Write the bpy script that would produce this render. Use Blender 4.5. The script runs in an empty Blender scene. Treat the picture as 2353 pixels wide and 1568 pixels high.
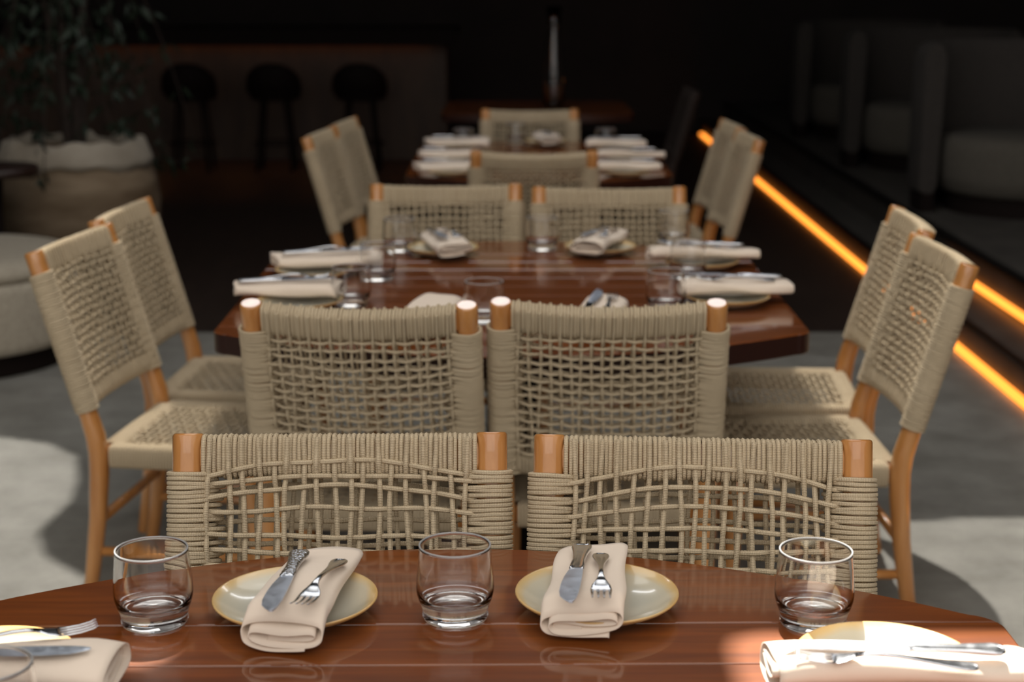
import bpy, bmesh, math, random
from math import sin, cos, pi, sqrt
from mathutils import Vector, Matrix

# ------------------------------------------------------------------ camera, world, lights, exposure
S = bpy.context.scene
COL = S.collection
F, HC, YH = 3650.0, 1.52, 784.0
PITCH = math.atan(839.0 / F)
CP, SP = cos(PITCH), sin(PITCH)
cam = bpy.data.cameras.new('camera'); camo = bpy.data.objects.new('camera', cam); COL.objects.link(camo)
camo.location = (0, 0, HC); camo.rotation_euler = (pi/2 - PITCH, 0, 0)
cam.sensor_width = 36; cam.lens = F/2353*36; cam.shift_x = 0.0002
cam.clip_start = .05; cam.clip_end = 60
cam.dof.use_dof = True; cam.dof.focus_distance = 2.2; cam.dof.aperture_fstop = 4.0
S.camera = camo
S.view_settings.view_transform = 'Standard'; S.view_settings.look = 'None'
S.view_settings.gamma = 1; S.view_settings.use_curve_mapping = False
S.view_settings.exposure = 0.0
w = bpy.data.worlds.new('sky'); S.world = w; w.use_nodes = True
w.node_tree.nodes['Background'].inputs[0].default_value = (.80, .765, .73, 1)
w.node_tree.nodes['Background'].inputs[1].default_value = 1.0
try:
    S.cycles.use_denoising = True
    S.cycles.max_bounces = 24; S.cycles.transmission_bounces = 24; S.cycles.glossy_bounces = 4; S.cycles.diffuse_bounces = 3
    S.cycles.transparent_max_bounces = 6
    S.cycles.sample_clamp_indirect = 4
    S.cycles.use_adaptive_sampling = True; S.cycles.adaptive_threshold = .02
except Exception: pass

def area(name, loc, rot, sx, sy, power, col):
    l = bpy.data.lights.new(name, 'AREA'); l.shape = 'RECTANGLE'; l.size = sx; l.size_y = sy
    l.energy = power; l.color = col
    o = bpy.data.objects.new(name, l); COL.objects.link(o); o.location = loc; o.rotation_euler = rot
    return o
CEIL = 4.0
area('skylight_lamp', (0, 3.4, CEIL-.06), (0, 0, 0), 2.8, 2.8, 42, (1.0, .97, .92))
area('clerestory_lamp', (0, 6.4, CEIL-.06), (0, 0, 0), 2.8, .4, 24, (.96, .97, 1.0))
area('entrance_daylight', (-.4, -.7, 3.0), (math.radians(50), 0, 0), 4.0, 2.6, 28, (1.0, .965, .91))
SUND = Vector((.05, -.60, -.80)).normalized()
sl = bpy.data.lights.new('sun', 'SUN'); sl.energy = 17.0; sl.angle = math.radians(.53); sl.color = (1.0, .95, .86)
so = bpy.data.objects.new('sun', sl); COL.objects.link(so)
so.rotation_euler = SUND.to_track_quat('-Z', 'Y').to_euler(); so.location = (0, 6, 8)

def px(x, y, z):
    """point at height z seen at photo pixel x, y"""
    zc = F*(HC - z)/CP/(y - YH + F*SP/CP)
    return ((x-1176.5)/F*zc, (zc - (HC-z)*SP)/CP, z)

# ------------------------------------------------------------------ materials
def newmat(name):
    m = bpy.data.materials.new(name); m.use_nodes = True
    return m, m.node_tree.nodes, m.node_tree.links, m.node_tree.nodes['Principled BSDF']
def setp(b, **k):
    for n, v in k.items():
        n = n.replace('_', ' ')
        if n in b.inputs:
            b.inputs[n].default_value = (*v, 1) if isinstance(v, tuple) and len(v) == 3 else v
def simple(name, col, rough=.6, metal=0, noise=None, bump=0, **k):
    m, N, L, b = newmat(name); setp(b, Base_Color=col, Roughness=rough, Metallic=metal, **k)
    if noise:
        tc = N.new('ShaderNodeTexCoord'); nt = N.new('ShaderNodeTexNoise'); nt.inputs['Scale'].default_value = noise[0]; nt.inputs['Detail'].default_value = 6
        mp = N.new('ShaderNodeMapping'); mp.inputs['Scale'].default_value = noise[3] if len(noise) > 3 else (1, 1, 1)
        L.new(tc.outputs['Object'], mp.inputs[0]); L.new(mp.outputs[0], nt.inputs['Vector'])
        r = N.new('ShaderNodeValToRGB'); r.color_ramp.elements[0].position = .3; r.color_ramp.elements[1].position = .7
        r.color_ramp.elements[0].color = (*noise[1], 1); r.color_ramp.elements[1].color = (*noise[2], 1)
        L.new(nt.outputs['Fac'], r.inputs[0]); L.new(r.outputs[0], b.inputs['Base Color'])
        if bump:
            bp = N.new('ShaderNodeBump'); bp.inputs['Strength'].default_value = bump; bp.inputs['Distance'].default_value = .002
            L.new(nt.outputs['Fac'], bp.inputs['Height']); L.new(bp.outputs[0], b.inputs['Normal'])
    return m

def rope_mat():
    m, N, L, b = newmat('braided rope')
    setp(b, Roughness=.9); b.inputs['Specular IOR Level'].default_value = .15
    uv = N.new('ShaderNodeUVMap'); sp = N.new('ShaderNodeSeparateXYZ'); L.new(uv.outputs[0], sp.inputs[0])
    def math_(op, a, bb=None):
        n = N.new('ShaderNodeMath'); n.operation = op
        for i, v in enumerate((a, bb)):
            if v is None: continue
            if isinstance(v, (int, float)): n.inputs[i].default_value = v
            else: L.new(v, n.inputs[i])
        return n.outputs[0]
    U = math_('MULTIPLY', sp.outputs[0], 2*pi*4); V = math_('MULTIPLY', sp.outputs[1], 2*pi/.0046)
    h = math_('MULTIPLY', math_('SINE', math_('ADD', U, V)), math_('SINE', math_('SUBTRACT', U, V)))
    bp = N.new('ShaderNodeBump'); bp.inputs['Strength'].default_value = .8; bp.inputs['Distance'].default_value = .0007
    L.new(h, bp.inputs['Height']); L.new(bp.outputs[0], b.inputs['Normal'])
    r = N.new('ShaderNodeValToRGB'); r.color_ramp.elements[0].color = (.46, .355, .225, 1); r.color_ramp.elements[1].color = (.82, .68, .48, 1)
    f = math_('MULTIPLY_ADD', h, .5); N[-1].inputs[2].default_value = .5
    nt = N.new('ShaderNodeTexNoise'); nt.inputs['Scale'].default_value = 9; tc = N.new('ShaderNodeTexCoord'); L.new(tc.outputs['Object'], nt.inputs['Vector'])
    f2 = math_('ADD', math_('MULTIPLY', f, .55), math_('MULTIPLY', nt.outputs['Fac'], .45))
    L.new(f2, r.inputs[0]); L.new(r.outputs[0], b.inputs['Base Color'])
    return m
def plate_mat():
    m, N, L, b = newmat('glazed stoneware'); setp(b, Roughness=.16); b.inputs['Coat Weight'].default_value = .5
    tc = N.new('ShaderNodeTexCoord'); sp = N.new('ShaderNodeSeparateXYZ'); L.new(tc.outputs['Object'], sp.inputs[0])
    ln = N.new('ShaderNodeVectorMath'); ln.operation = 'LENGTH'; cb = N.new('ShaderNodeCombineXYZ')
    L.new(sp.outputs[0], cb.inputs[0]); L.new(sp.outputs[1], cb.inputs[1]); L.new(cb.outputs[0], ln.inputs[0])
    nt = N.new('ShaderNodeTexNoise'); nt.inputs['Scale'].default_value = 18; nt.inputs['Detail'].default_value = 5; L.new(tc.outputs['Object'], nt.inputs['Vector'])
    ad = N.new('ShaderNodeMath'); ad.operation = 'MULTIPLY_ADD'; ad.inputs[1].default_value = .014; L.new(nt.outputs['Fac'], ad.inputs[0]); L.new(ln.outputs['Value'], ad.inputs[2])
    r = N.new('ShaderNodeValToRGB'); e = r.color_ramp.elements
    e[0].position = .60; e[0].color = (.60, .58, .49, 1); e[1].position = .99; e[1].color = (.72, .44, .16, 1)
    x = e.new(.86); x.color = (.66, .60, .46, 1); x = e.new(.93); x.color = (.74, .54, .27, 1)
    mu = N.new('ShaderNodeMath'); mu.operation = 'MULTIPLY'; mu.inputs[1].default_value = 1/.112; L.new(ad.outputs[0], mu.inputs[0])
    L.new(mu.outputs[0], r.inputs[0]); L.new(r.outputs[0], b.inputs['Base Color'])
    return m
def table_mat():
    m, N, L, b = newmat('varnished mahogany'); setp(b, Roughness=.4); b.inputs['Specular IOR Level'].default_value = .2; b.inputs['Coat Weight'].default_value = .9; b.inputs['Coat Roughness'].default_value = .09
    tc = N.new('ShaderNodeTexCoord'); mp = N.new('ShaderNodeMapping'); mp.inputs['Scale'].default_value = (1.2, 16, 8); L.new(tc.outputs['Object'], mp.inputs[0])
    nt = N.new('ShaderNodeTexNoise'); nt.inputs['Scale'].default_value = 3; nt.inputs['Detail'].default_value = 8; nt.inputs['Distortion'].default_value = .6; L.new(mp.outputs[0], nt.inputs['Vector'])
    r = N.new('ShaderNodeValToRGB'); r.color_ramp.elements[0].position = .3; r.color_ramp.elements[1].position = .72
    r.color_ramp.elements[0].color = (.135, .033, .0055, 1); r.color_ramp.elements[1].color = (.25, .066, .010, 1)
    L.new(nt.outputs['Fac'], r.inputs[0])
    n2 = N.new('ShaderNodeTexNoise'); n2.inputs['Scale'].default_value = 1.7; L.new(tc.outputs['Object'], n2.inputs['Vector'])
    mx = N.new('ShaderNodeMix'); mx.data_type = 'RGBA'; mx.blend_type = 'MULTIPLY'; mx.inputs[0].default_value = .5
    L.new(r.outputs[0], mx.inputs[6]); L.new(n2.outputs['Fac'], mx.inputs[7]); 
    L.new(r.outputs[0], b.inputs['Base Color'])
    n3 = N.new('ShaderNodeTexNoise'); n3.inputs['Scale'].default_value = 5; n3.inputs['Detail'].default_value = 4; L.new(tc.outputs['Object'], n3.inputs['Vector'])
    mr = N.new('ShaderNodeMapRange'); mr.inputs[3].default_value = .03; mr.inputs[4].default_value = .12; L.new(n3.outputs['Fac'], mr.inputs[0]); L.new(mr.outputs[0], b.inputs['Coat Roughness'])
    return m
def floor_mat():
    m, N, L, b = newmat('polished concrete'); setp(b, Roughness=.55)
    tc = N.new('ShaderNodeTexCoord'); nt = N.new('ShaderNodeTexNoise'); nt.inputs['Scale'].default_value = 5; nt.inputs['Detail'].default_value = 9; nt.inputs['Roughness'].default_value = .65
    L.new(tc.outputs['Object'], nt.inputs['Vector'])
    r = N.new('ShaderNodeValToRGB'); r.color_ramp.elements[0].position = .3; r.color_ramp.elements[1].position = .7
    r.color_ramp.elements[0].color = (.18, .17, .148, 1); r.color_ramp.elements[1].color = (.33, .32, .285, 1)
    L.new(nt.outputs['Fac'], r.inputs[0]); L.new(r.outputs[0], b.inputs['Base Color'])
    return m
def steel_mat(name, col=(.62, .64, .67), rough=.18, bump=0, scale=60):
    m, N, L, b = newmat(name); setp(b, Base_Color=col, Metallic=1.0, Roughness=rough)
    tc = N.new('ShaderNodeTexCoord'); nt = N.new('ShaderNodeTexNoise'); nt.inputs['Scale'].default_value = scale; nt.inputs['Detail'].default_value = 6; L.new(tc.outputs['Object'], nt.inputs['Vector'])
    mr = N.new('ShaderNodeMapRange'); mr.inputs[1].default_value = .3; mr.inputs[2].default_value = .7; mr.inputs[3].default_value = rough*.8; mr.inputs[4].default_value = rough*1.25
    L.new(nt.outputs['Fac'], mr.inputs[0]); L.new(mr.outputs[0], b.inputs['Roughness'])
    if bump:
        vo = N.new('ShaderNodeTexVoronoi'); vo.inputs['Scale'].default_value = 300; L.new(tc.outputs['Object'], vo.inputs['Vector'])
        bp = N.new('ShaderNodeBump'); bp.inputs['Strength'].default_value = bump; bp.inputs['Distance'].default_value = .0012
        L.new(vo.outputs['Distance'], bp.inputs['Height']); L.new(bp.outputs[0], b.inputs['Normal'])
    return m
def emis(name, col, st):
    m, N, L, b = newmat(name); setp(b, Base_Color=(0.02, 0.02, 0.02)); b.inputs['Emission Color'].default_value = (*col, 1); b.inputs['Emission Strength'].default_value = st
    return m
def napkin_mat():
    m = simple('linen napkin', (.88, .74, .61), .92); N = m.node_tree.nodes; L = m.node_tree.links; b = N['Principled BSDF']
    b.inputs['Sheen Weight'].default_value = .2; b.inputs['Specular IOR Level'].default_value = .15
    tc = N.new('ShaderNodeTexCoord'); wv = N.new('ShaderNodeTexNoise'); wv.inputs['Scale'].default_value = 900
    L.new(tc.outputs['Object'], wv.inputs['Vector'])
    bp = N.new('ShaderNodeBump'); bp.inputs['Strength'].default_value = .25; bp.inputs['Distance'].default_value = .0006; L.new(wv.outputs['Fac'], bp.inputs['Height'])
    n2 = N.new('ShaderNodeTexNoise'); n2.inputs['Scale'].default_value = 22; L.new(tc.outputs['Object'], n2.inputs['Vector'])
    b2 = N.new('ShaderNodeBump'); b2.inputs['Strength'].default_value = .35; b2.inputs['Distance'].default_value = .006; L.new(n2.outputs['Fac'], b2.inputs['Height'])
    L.new(bp.outputs[0], b2.inputs['Normal']); L.new(b2.outputs[0], b.inputs['Normal'])
    return m
def honey_mat():
    m = simple('honey wood', (.6, .27, .08), .3, 0, (3, (.50, .20, .052), (.66, .31, .10), (14, 14, 1.6)))
    b = m.node_tree.nodes['Principled BSDF']; b.inputs['Coat Weight'].default_value = 1; b.inputs['Coat Roughness'].default_value = .07
    return m
M_ROPE, M_PLATE, M_TABLE, M_FLOOR, M_NAP, M_WOOD = rope_mat(), plate_mat(), table_mat(), floor_mat(), napkin_mat(), honey_mat()
M_EDGE = simple('dark lacquered edge', (.028, .008, .005), .3)
M_STEEL = steel_mat('polished steel', (.78, .80, .84)); M_BLADE = steel_mat('scratched steel blade', (.68, .73, .82), .38, 0, 90); M_ORN = steel_mat('patterned steel', (.6, .63, .68), .2, 1.0)  # blade base tinted blue in place of a reflected sky
M_GLASS, N_, L_, b_ = newmat('clear glass'); setp(b_, Base_Color=(1, 1, 1), Roughness=0.0, IOR=1.47); b_.inputs['Transmission Weight'].default_value = 1
M_RIM, N_, L_, b_ = newmat('whitened glass rim'); setp(b_, Base_Color=(1, 1, 1), Roughness=.35, IOR=1.3); b_.inputs['Transmission Weight'].default_value = .72  # rim glass whitened to imitate a bright highlight along the lip
M_DARK = simple('dark walnut', (.02, .009, .006), .45, 0, (3, (.014, .006, .004), (.028, .012, .008)))
M_BLACK = simple('blackened wood', (.010, .006, .005), .8); M_BLACK.node_tree.nodes['Principled BSDF'].inputs['Specular IOR Level'].default_value = .15
M_DARKCHAIR = simple('dark chair finish', (.028, .018, .014), .9)
M_CREAM = simple('cream boucle', (.45, .41, .34), .95, 0, (60, (.37, .32, .25), (.48, .43, .34)), .5)
M_POT = simple('weathered clay', (.3, .24, .17), .9, 0, (2.2, (.085, .05, .022), (.27, .20, .13), (1, 1, 4)), .6)
M_POTRIM = simple('pale limewash', (.5, .45, .38), .9, 0, (4, (.24, .20, .15), (.42, .37, .30)), .5)
M_LEAF = simple('dark leaf', (.010, .022, .010), .6); M_BARK = simple('bark', (.03, .02, .014), .9, 0, (12, (.02, .013, .009), (.04, .025, .018)))
M_LED = emis('amber strip light', (1.0, .29, .035), 2.6)
M_DIMSEAT = simple('dimmed cream seat', (.09, .078, .062), .95, 0, (40, (.08, .07, .055), (.10, .088, .07)), .4)  # booth cream with the platform's gloom put into its colour, seat kept lighter
M_DIMBACK = simple('dimmed cream back', (.042, .035, .03), .95, 0, (40, (.036, .030, .026), (.048, .040, .034)), .4)  # same booth cream, coloured darker still to stand in for shade
M_LED2 = emis('dim amber bar light', (1.0, .36, .10), 4.0)
M_WALL = simple('dark plaster', (.02, .014, .012), .9, 0, (2, (.016, .011, .010), (.024, .016, .014)))
M_STEP = simple('dark stone step', (.06, .052, .045), .6, 0, (6, (.045, .04, .034), (.075, .066, .056)))
M_NOSE = simple('dark metal nosing', (.01, .009, .009), .4, .5)

# ------------------------------------------------------------------ mesh helpers
class MB:
    def __init__(s): s.v = []; s.f = []; s.uv = []
    def add(s, vs, fs, uvs=None):
        o = len(s.v); s.v += [tuple(p) for p in vs]
        for i, f in enumerate(fs):
            s.f.append([a+o for a in f]); s.uv.append(uvs[i] if uvs else [(0, 0)]*len(f))
    def rings(s, rs, closed=False, cap=True, vlen=None):
        """skin a list of rings with the same number of points"""
        n = len(rs[0]); vs = [p for r in rs for p in r]; fs = []; us = []
        m = len(rs); vlen = vlen or list(range(m+1))
        for i in range(m if closed else m-1):
            a, b = i*n, ((i+1) % m)*n
            for j in range(n):
                k = (j+1) % n
                fs.append([a+j, a+k, b+k, b+j]); u0, u1 = j/n, (j+1)/n
                us.append([(u0, vlen[i]), (u1, vlen[i]), (u1, vlen[i+1]), (u0, vlen[i+1])])
        if cap and not closed:
            fs.append(list(range(n))[::-1]); us.append([(0, 0)]*n)
            fs.append([(m-1)*n+j for j in range(n)]); us.append([(0, 0)]*n)
        s.add(vs, fs, us)
    def tube(s, pts, r, n=6, closed=False, cap=True):
        pts = [Vector(p) for p in pts]; m = len(pts)
        rr = r if isinstance(r, (list, tuple)) else [r]*m
        tg = []
        for i in range(m):
            if closed: t = pts[(i+1) % m]-pts[i-1]
            else: t = pts[min(i+1, m-1)]-pts[max(i-1, 0)]
            tg.append(t.normalized())
        up = Vector((0, 0, 1)) if abs(tg[0].z) < .9 else Vector((0, 1, 0))
        nrm = (up - tg[0]*up.dot(tg[0])).normalized()
        out = []; vl = [0]
        for i in range(m):
            nrm = (nrm - tg[i]*nrm.dot(tg[i])).normalized(); bi = tg[i].cross(nrm)
            out.append([pts[i] + (nrm*cos(2*pi*j/n) + bi*sin(2*pi*j/n))*rr[i] for j in range(n)])
            vl.append(vl[-1] + (pts[(i+1) % m]-pts[i]).length)
        s.rings(out, closed, cap, vl)
    def box(s, x0, x1, y0, y1, z0, z1):
        v = [(x, y, z) for z in (z0, z1) for y in (y0, y1) for x in (x0, x1)]
        s.add(v, [[0, 2, 3, 1], [4, 5, 7, 6], [0, 1, 5, 4], [2, 6, 7, 3], [1, 3, 7, 5], [0, 4, 6, 2]])
    def lathe(s, prof, n=48, cx=0, cy=0, closed=False, wob=None):
        rs = [[(cx+r*(wob(a, z) if wob else 1)*cos(a), cy+r*(wob(a, z) if wob else 1)*sin(a), z) for a in (2*pi*j/n for j in range(n))] for r, z in prof]
        s.rings(rs, closed=closed)
    def prism(s, poly, z0, z1, bev=.004):
        c = Vector((sum(p[0] for p in poly)/len(poly), sum(p[1] for p in poly)/len(poly)))
        def off(d):
            out = []; n = len(poly)
            for i in range(n):
                p0, p1, p2 = Vector(poly[i-1]), Vector(poly[i]), Vector(poly[(i+1) % n])
                e1, e2 = (p1-p0).normalized(), (p2-p1).normalized()
                n1, n2 = Vector((-e1.y, e1.x)), Vector((-e2.y, e2.x))
                b = n1+n2; k = max(b.dot(n1), .4); q = p1 + b*(d/k); out.append((q.x, q.y))
            return out
        R = []
        for d, z in ((bev, z0), (0, z0+bev), (0, z1-bev), (bev*.3, z1-bev*.3), (bev, z1)):
            R.append([(x, y, z) for x, y in off(d)])
        s.flat = getattr(s, 'flat', []) ; k0 = len(s.f); s.rings(R); s.flat += [len(s.f)-1, len(s.f)-2]
    def build(s, name, mat, parent=None, smooth=True, xf=None, solid=0, auto=None):
        me = bpy.data.meshes.new(name); v = [xf @ Vector(p) for p in s.v] if xf else s.v
        me.from_pydata(v, [], s.f); uvl = me.uv_layers.new(name='UVMap'); flat = [c for f in s.uv for uv in f for c in uv]
        uvl.data.foreach_set('uv', flat)
        if smooth: me.polygons.foreach_set('use_smooth', [True]*len(me.polygons))
        for i in getattr(s, 'flat', []): me.polygons[i].use_smooth = False
        me.materials.append(mat); me.update()
        if auto is not None:
            bm = bmesh.new(); bm.from_mesh(me)
            for e in bm.edges:
                if len(e.link_faces) == 2 and e.calc_face_angle(0) > math.radians(auto): e.smooth = False
            bm.to_mesh(me); bm.free()
        o = bpy.data.objects.new(name, me); COL.objects.link(o)
        if parent: o.parent = parent
        if solid:
            md = o.modifiers.new('thickness', 'SOLIDIFY'); md.thickness = solid; md.offset = 0
        return o
def tag(o, label=None, cat=None, group=None, kind=None):
    for k, v in (('label', label), ('category', cat), ('group', group), ('kind', kind)):
        if v: o[k] = v
    return o
def thing(name, label, cat, loc=(0, 0, 0), rz=0, group=None):
    o = bpy.data.objects.new(name, None); COL.objects.link(o); o.location = loc; o.rotation_euler = (0, 0, rz); o.empty_display_size = .05
    return tag(o, label, cat, group)
def dup(o, loc, rz, label, group=None, parent=None, cat=None):
    c = o.copy(); COL.objects.link(c)
    if parent is None:
        c.location = loc; c.rotation_euler = (0, 0, rz); c['label'] = label
        if group: c['group'] = group
        if cat: c['category'] = cat
    else: c.parent = parent
    for ch in o.children: dup(ch, None, None, None, None, c)
    return c

# ------------------------------------------------------------------ room shell
def slab(name, x0, x1, y0, y1, z0, z1, mat):
    b = MB(); b.box(x0, x1, y0, y1, z0, z1); return tag(b.build(name, mat, smooth=False), kind='structure')
slab('floor', -6, 6, -3, 6.78, -.1, 0, M_FLOOR)
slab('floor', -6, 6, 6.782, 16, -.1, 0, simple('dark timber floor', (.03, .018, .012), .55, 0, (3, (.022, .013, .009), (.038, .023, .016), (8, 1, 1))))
slab('wall_back', -6, 6, 16, 16.2, 0, CEIL, M_WALL)
slab('wall_left', -6.2, -6, -3, 16.2, 0, CEIL, M_WALL)
slab('wall_right', 6, 6.2, -3, 16.2, 0, CEIL, M_WALL)
# unseen ceiling; openings shaped to throw the sun patches on floor and table
def shade_poly(pts, z):
    k = (CEIL - z)/(-SUND.z)
    return [(x - SUND.x*k, y - SUND.y*k) for x, y in pts]
holes = [
    shade_poly([(-3.4, 5.0), (-2.4, 5.27), (-1.95, 5.26), (-1.74, 5.2), (-1.55, 5.12), (-1.42, 4.98), (-1.35, 4.74), (-1.31, 4.5), (-1.33, 4.25), (-1.26, 4.07), (-1.12, 3.92), (-.98, 3.85), (-.75, 3.8), (-.72, 2.75), (-3.4, 2.75)], 0),
    shade_poly([(.85, 4.28), (1.1, 4.35), (1.5, 4.38), (2.0, 4.37), (2.6, 4.3), (2.6, 2.6), (.85, 2.6)], 0),
    shade_poly([(.255, 1.78), (.265, 1.815), (.30, 1.83), (.80, 1.83), (.80, 1.30), (.252, 1.30)], .745),
    shade_poly([(-.80, 1.80), (-.42, 1.79), (-.385, 1.765), (-.42, 1.70), (-.80, 1.69)], .745),
]
def ceiling():
    bm = bmesh.new(); es = []
    for lp in [[(-6.2, 1.7), (6.2, 1.7), (6.2, 16.2), (-6.2, 16.2)]] + holes:
        vs = [bm.verts.new((x, y, CEIL)) for x, y in lp]
        es += [bm.edges.new((vs[i], vs[(i+1) % len(vs)])) for i in range(len(vs))]
    bmesh.ops.triangle_fill(bm, use_beauty=True, use_dissolve=False, edges=es)
    r = bmesh.ops.extrude_face_region(bm, geom=bm.faces[:])
    bmesh.ops.translate(bm, vec=(0, 0, .05), verts=[g for g in r['geom'] if isinstance(g, bmesh.types.BMVert)])
    bmesh.ops.recalc_face_normals(bm, faces=bm.faces[:])
    me = bpy.data.meshes.new('ceiling'); bm.to_mesh(me); bm.free(); me.materials.append(M_WALL)
    o = bpy.data.objects.new('ceiling', me); COL.objects.link(o); tag(o, kind='structure')
ceiling()
# unseen slats added over two openings to weaken the sun on the floor
b = MB(); y = 5.5
while y < 9.3:
    b.box(-4.6, -.4, y, y+.0185, CEIL+.06, CEIL+.066); b.box(-.1, 2.9, y, y+.0185, CEIL+.06, CEIL+.066)
    y += .028
tag(b.build('added_sun_slats', M_WALL, smooth=False), kind='structure')
# raised platform on the right: two steps
slab('trim_1', 1.87, 2.11, 1.0, 15.9, 0, .13, M_STEP)
slab('trim_2', 2.11, 6, 1.0, 15.9, 0, .295, M_STEP)
slab('trim_3', 1.85, 1.885, 1.0, 15.9, .128, .140, M_NOSE)
slab('trim_4', 2.085, 2.125, 1.0, 15.9, .293, .308, M_NOSE)
for nm, x0, z0, y0, y1, lb in (('strip_light', 1.857, .006, 3.0, 15.6, 'long amber strip light along the foot of the lower step beside the floor'),
                       ('strip_light', 2.098, .150, 4.0, 7.6, 'short amber strip light under the upper step edge at right')):
    b = MB(); b.box(x0-.02, x0+.012, y0, y1, z0, z0+.018)
    tag(b.build(nm, M_LED, smooth=False), lb, 'strip light', 'amber strip lights on the steps')

# ------------------------------------------------------------------ chairs
PX, PR = .2175, .0225                    # post centre and radius
TOPZ, TOPY = .88, -.30
LEAN = math.radians(16)
DV = Vector((0, sin(LEAN), -cos(LEAN)))   # down the post
NV = Vector((0, cos(LEAN), sin(LEAN)))    # out of the back towards the sitter
def bs(x, t, d, sag=.03):
    p = Vector((0, TOPY, TOPZ)) + DV*t + NV*(d - sag*max(0, 1-(x/.2)**2)) ; p.x = x
    return p
R = .0036
def back_weave(seed, rows, nv, front=True):
    RW = R*1.10 if front else R*.86
    """one mesh for the open woven panel; rows = list of (t at centre, t at sides)"""
    rnd = random.Random(seed); b = MB()
    xs = [(-1+2*i/(nv-1))*.182 + rnd.uniform(-.002, .002)*(1 if front else .5) for i in range(nv)]
    for lay, (sgn, rws) in enumerate(((1, rows[0]), (-1, rows[1]))):
        D = .0205*sgn
        # verticals
        for i, x in enumerate(xs):
            x = x + (rnd.uniform(-.005, .005) if sgn < 0 and front else 0)
            j1, j2, ph = rnd.uniform(-.002, .002), rnd.uniform(-.004, .004), rnd.uniform(0, 6)
            pts = []; t = .006
            while t < .392:
                q = t/.4
                xx = x + ((.005 if front else .003)*sin(q*5+ph) + j1*q + j2*q*q)*min(1, q*4) + (x*.10*math.exp(-q*9))*0
                # depth: over on odd crossings
                d = 0
                for k, (tc, ts) in enumerate(rws):
                    tr = tc + (ts-tc)*(xx/.17)**2
                    g = math.exp(-((t-tr)/.0065)**2)
                    d += g*R*.95*(1 if (i+k) % 2 == 0 else -1)
                if t < .055: d += .002
                pts.append(bs(xx, t, D + d*sgn)); t += .0065
            b.tube(pts, RW, 6)
        # rows
        for k, (tc, ts) in enumerate(rws):
            pts = []; ph = rnd.uniform(0, 6); am = rnd.uniform(.0005, .002); xx = -.196
            tl, tr_ = ts + rnd.uniform(-.003, .003), ts + rnd.uniform(-.003, .003)
            while xx <= .1961:
                u = xx/.17; te = tl if xx < 0 else tr_
                t = tc + (te-tc)*min(u*u, 1.15) + am*sin(xx*38+ph)
                d = 0
                for i, xv in enumerate(xs):
                    g = math.exp(-((xx-xv)/.0065)**2)
                    d += g*R*.95*(-1 if (i+k) % 2 == 0 else 1)
                e = max(0, (abs(xx)-.172)/.024)
                pts.append(bs(xx, t, (D + d*sgn)*(1-.35*e) ))
                xx += .0049
            b.tube(pts, RW, 6)
    return b
def loop_pts(cx, t, rx_out, rx_in, rd, side, n=20, tilt=0, sk=0):
    pts = []
    for j in range(n):
        a = 2*pi*j/n; c, s_ = cos(a), sin(a)
        if c >= 0: x = cx + side*rx_out*c; d = rd*s_
        else: x = cx + side*rx_in*c; d = rd*s_*(1-.30*abs(c)**2)
        tt = t + tilt*s_ + (sk*(-c) if c < 0 else 0)
        pts.append(bs(x, tt, d))
    return pts
def rail_loop(x, t0, t1, hd, n=18):
    """a rope turn round a rail between t0 and t1"""
    pts = []; tm, th = (t0+t1)/2, (t1-t0)/2
    for j in range(n):
        a = 2*pi*j/n; c, s_ = cos(a), sin(a)
        e = .55
        pts.append(bs(x, tm + th*math.copysign(abs(c)**e, c), hd*math.copysign(abs(s_)**e, s_)))
    return pts
def post_path():
    pts = []; rr = []
    for t, r in ((0, .0188), (.00025, .0196), (.0012, .0212), (.0040, .0225)):
        pts.append(t); rr.append(r)
    P = [bs(0, t, 0, 0) for t in pts]
    for t in (.03, .1, .2, .3, .4): P.append(bs(0, t, 0, 0)); rr.append(.0225)
    P += [Vector((0, -.172, .43)), Vector((0, -.166, .385)), Vector((0, -.168, .33)), Vector((0, -.178, .22)), Vector((0, -.196, .10)), Vector((0, -.212, .004)), Vector((0, -.2125, 0))]
    rr += [.0245, .0250, .0242, .0218, .0195, .0175, .0165]
    return P, rr
ROWS_DENSE = [(.066+.0200*k, .068+.0198*k) for k in range(15)]
ROWS_DENSE[0] = (.064, .070); ROWS_DENSE[1] = (.081, .091)
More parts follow.
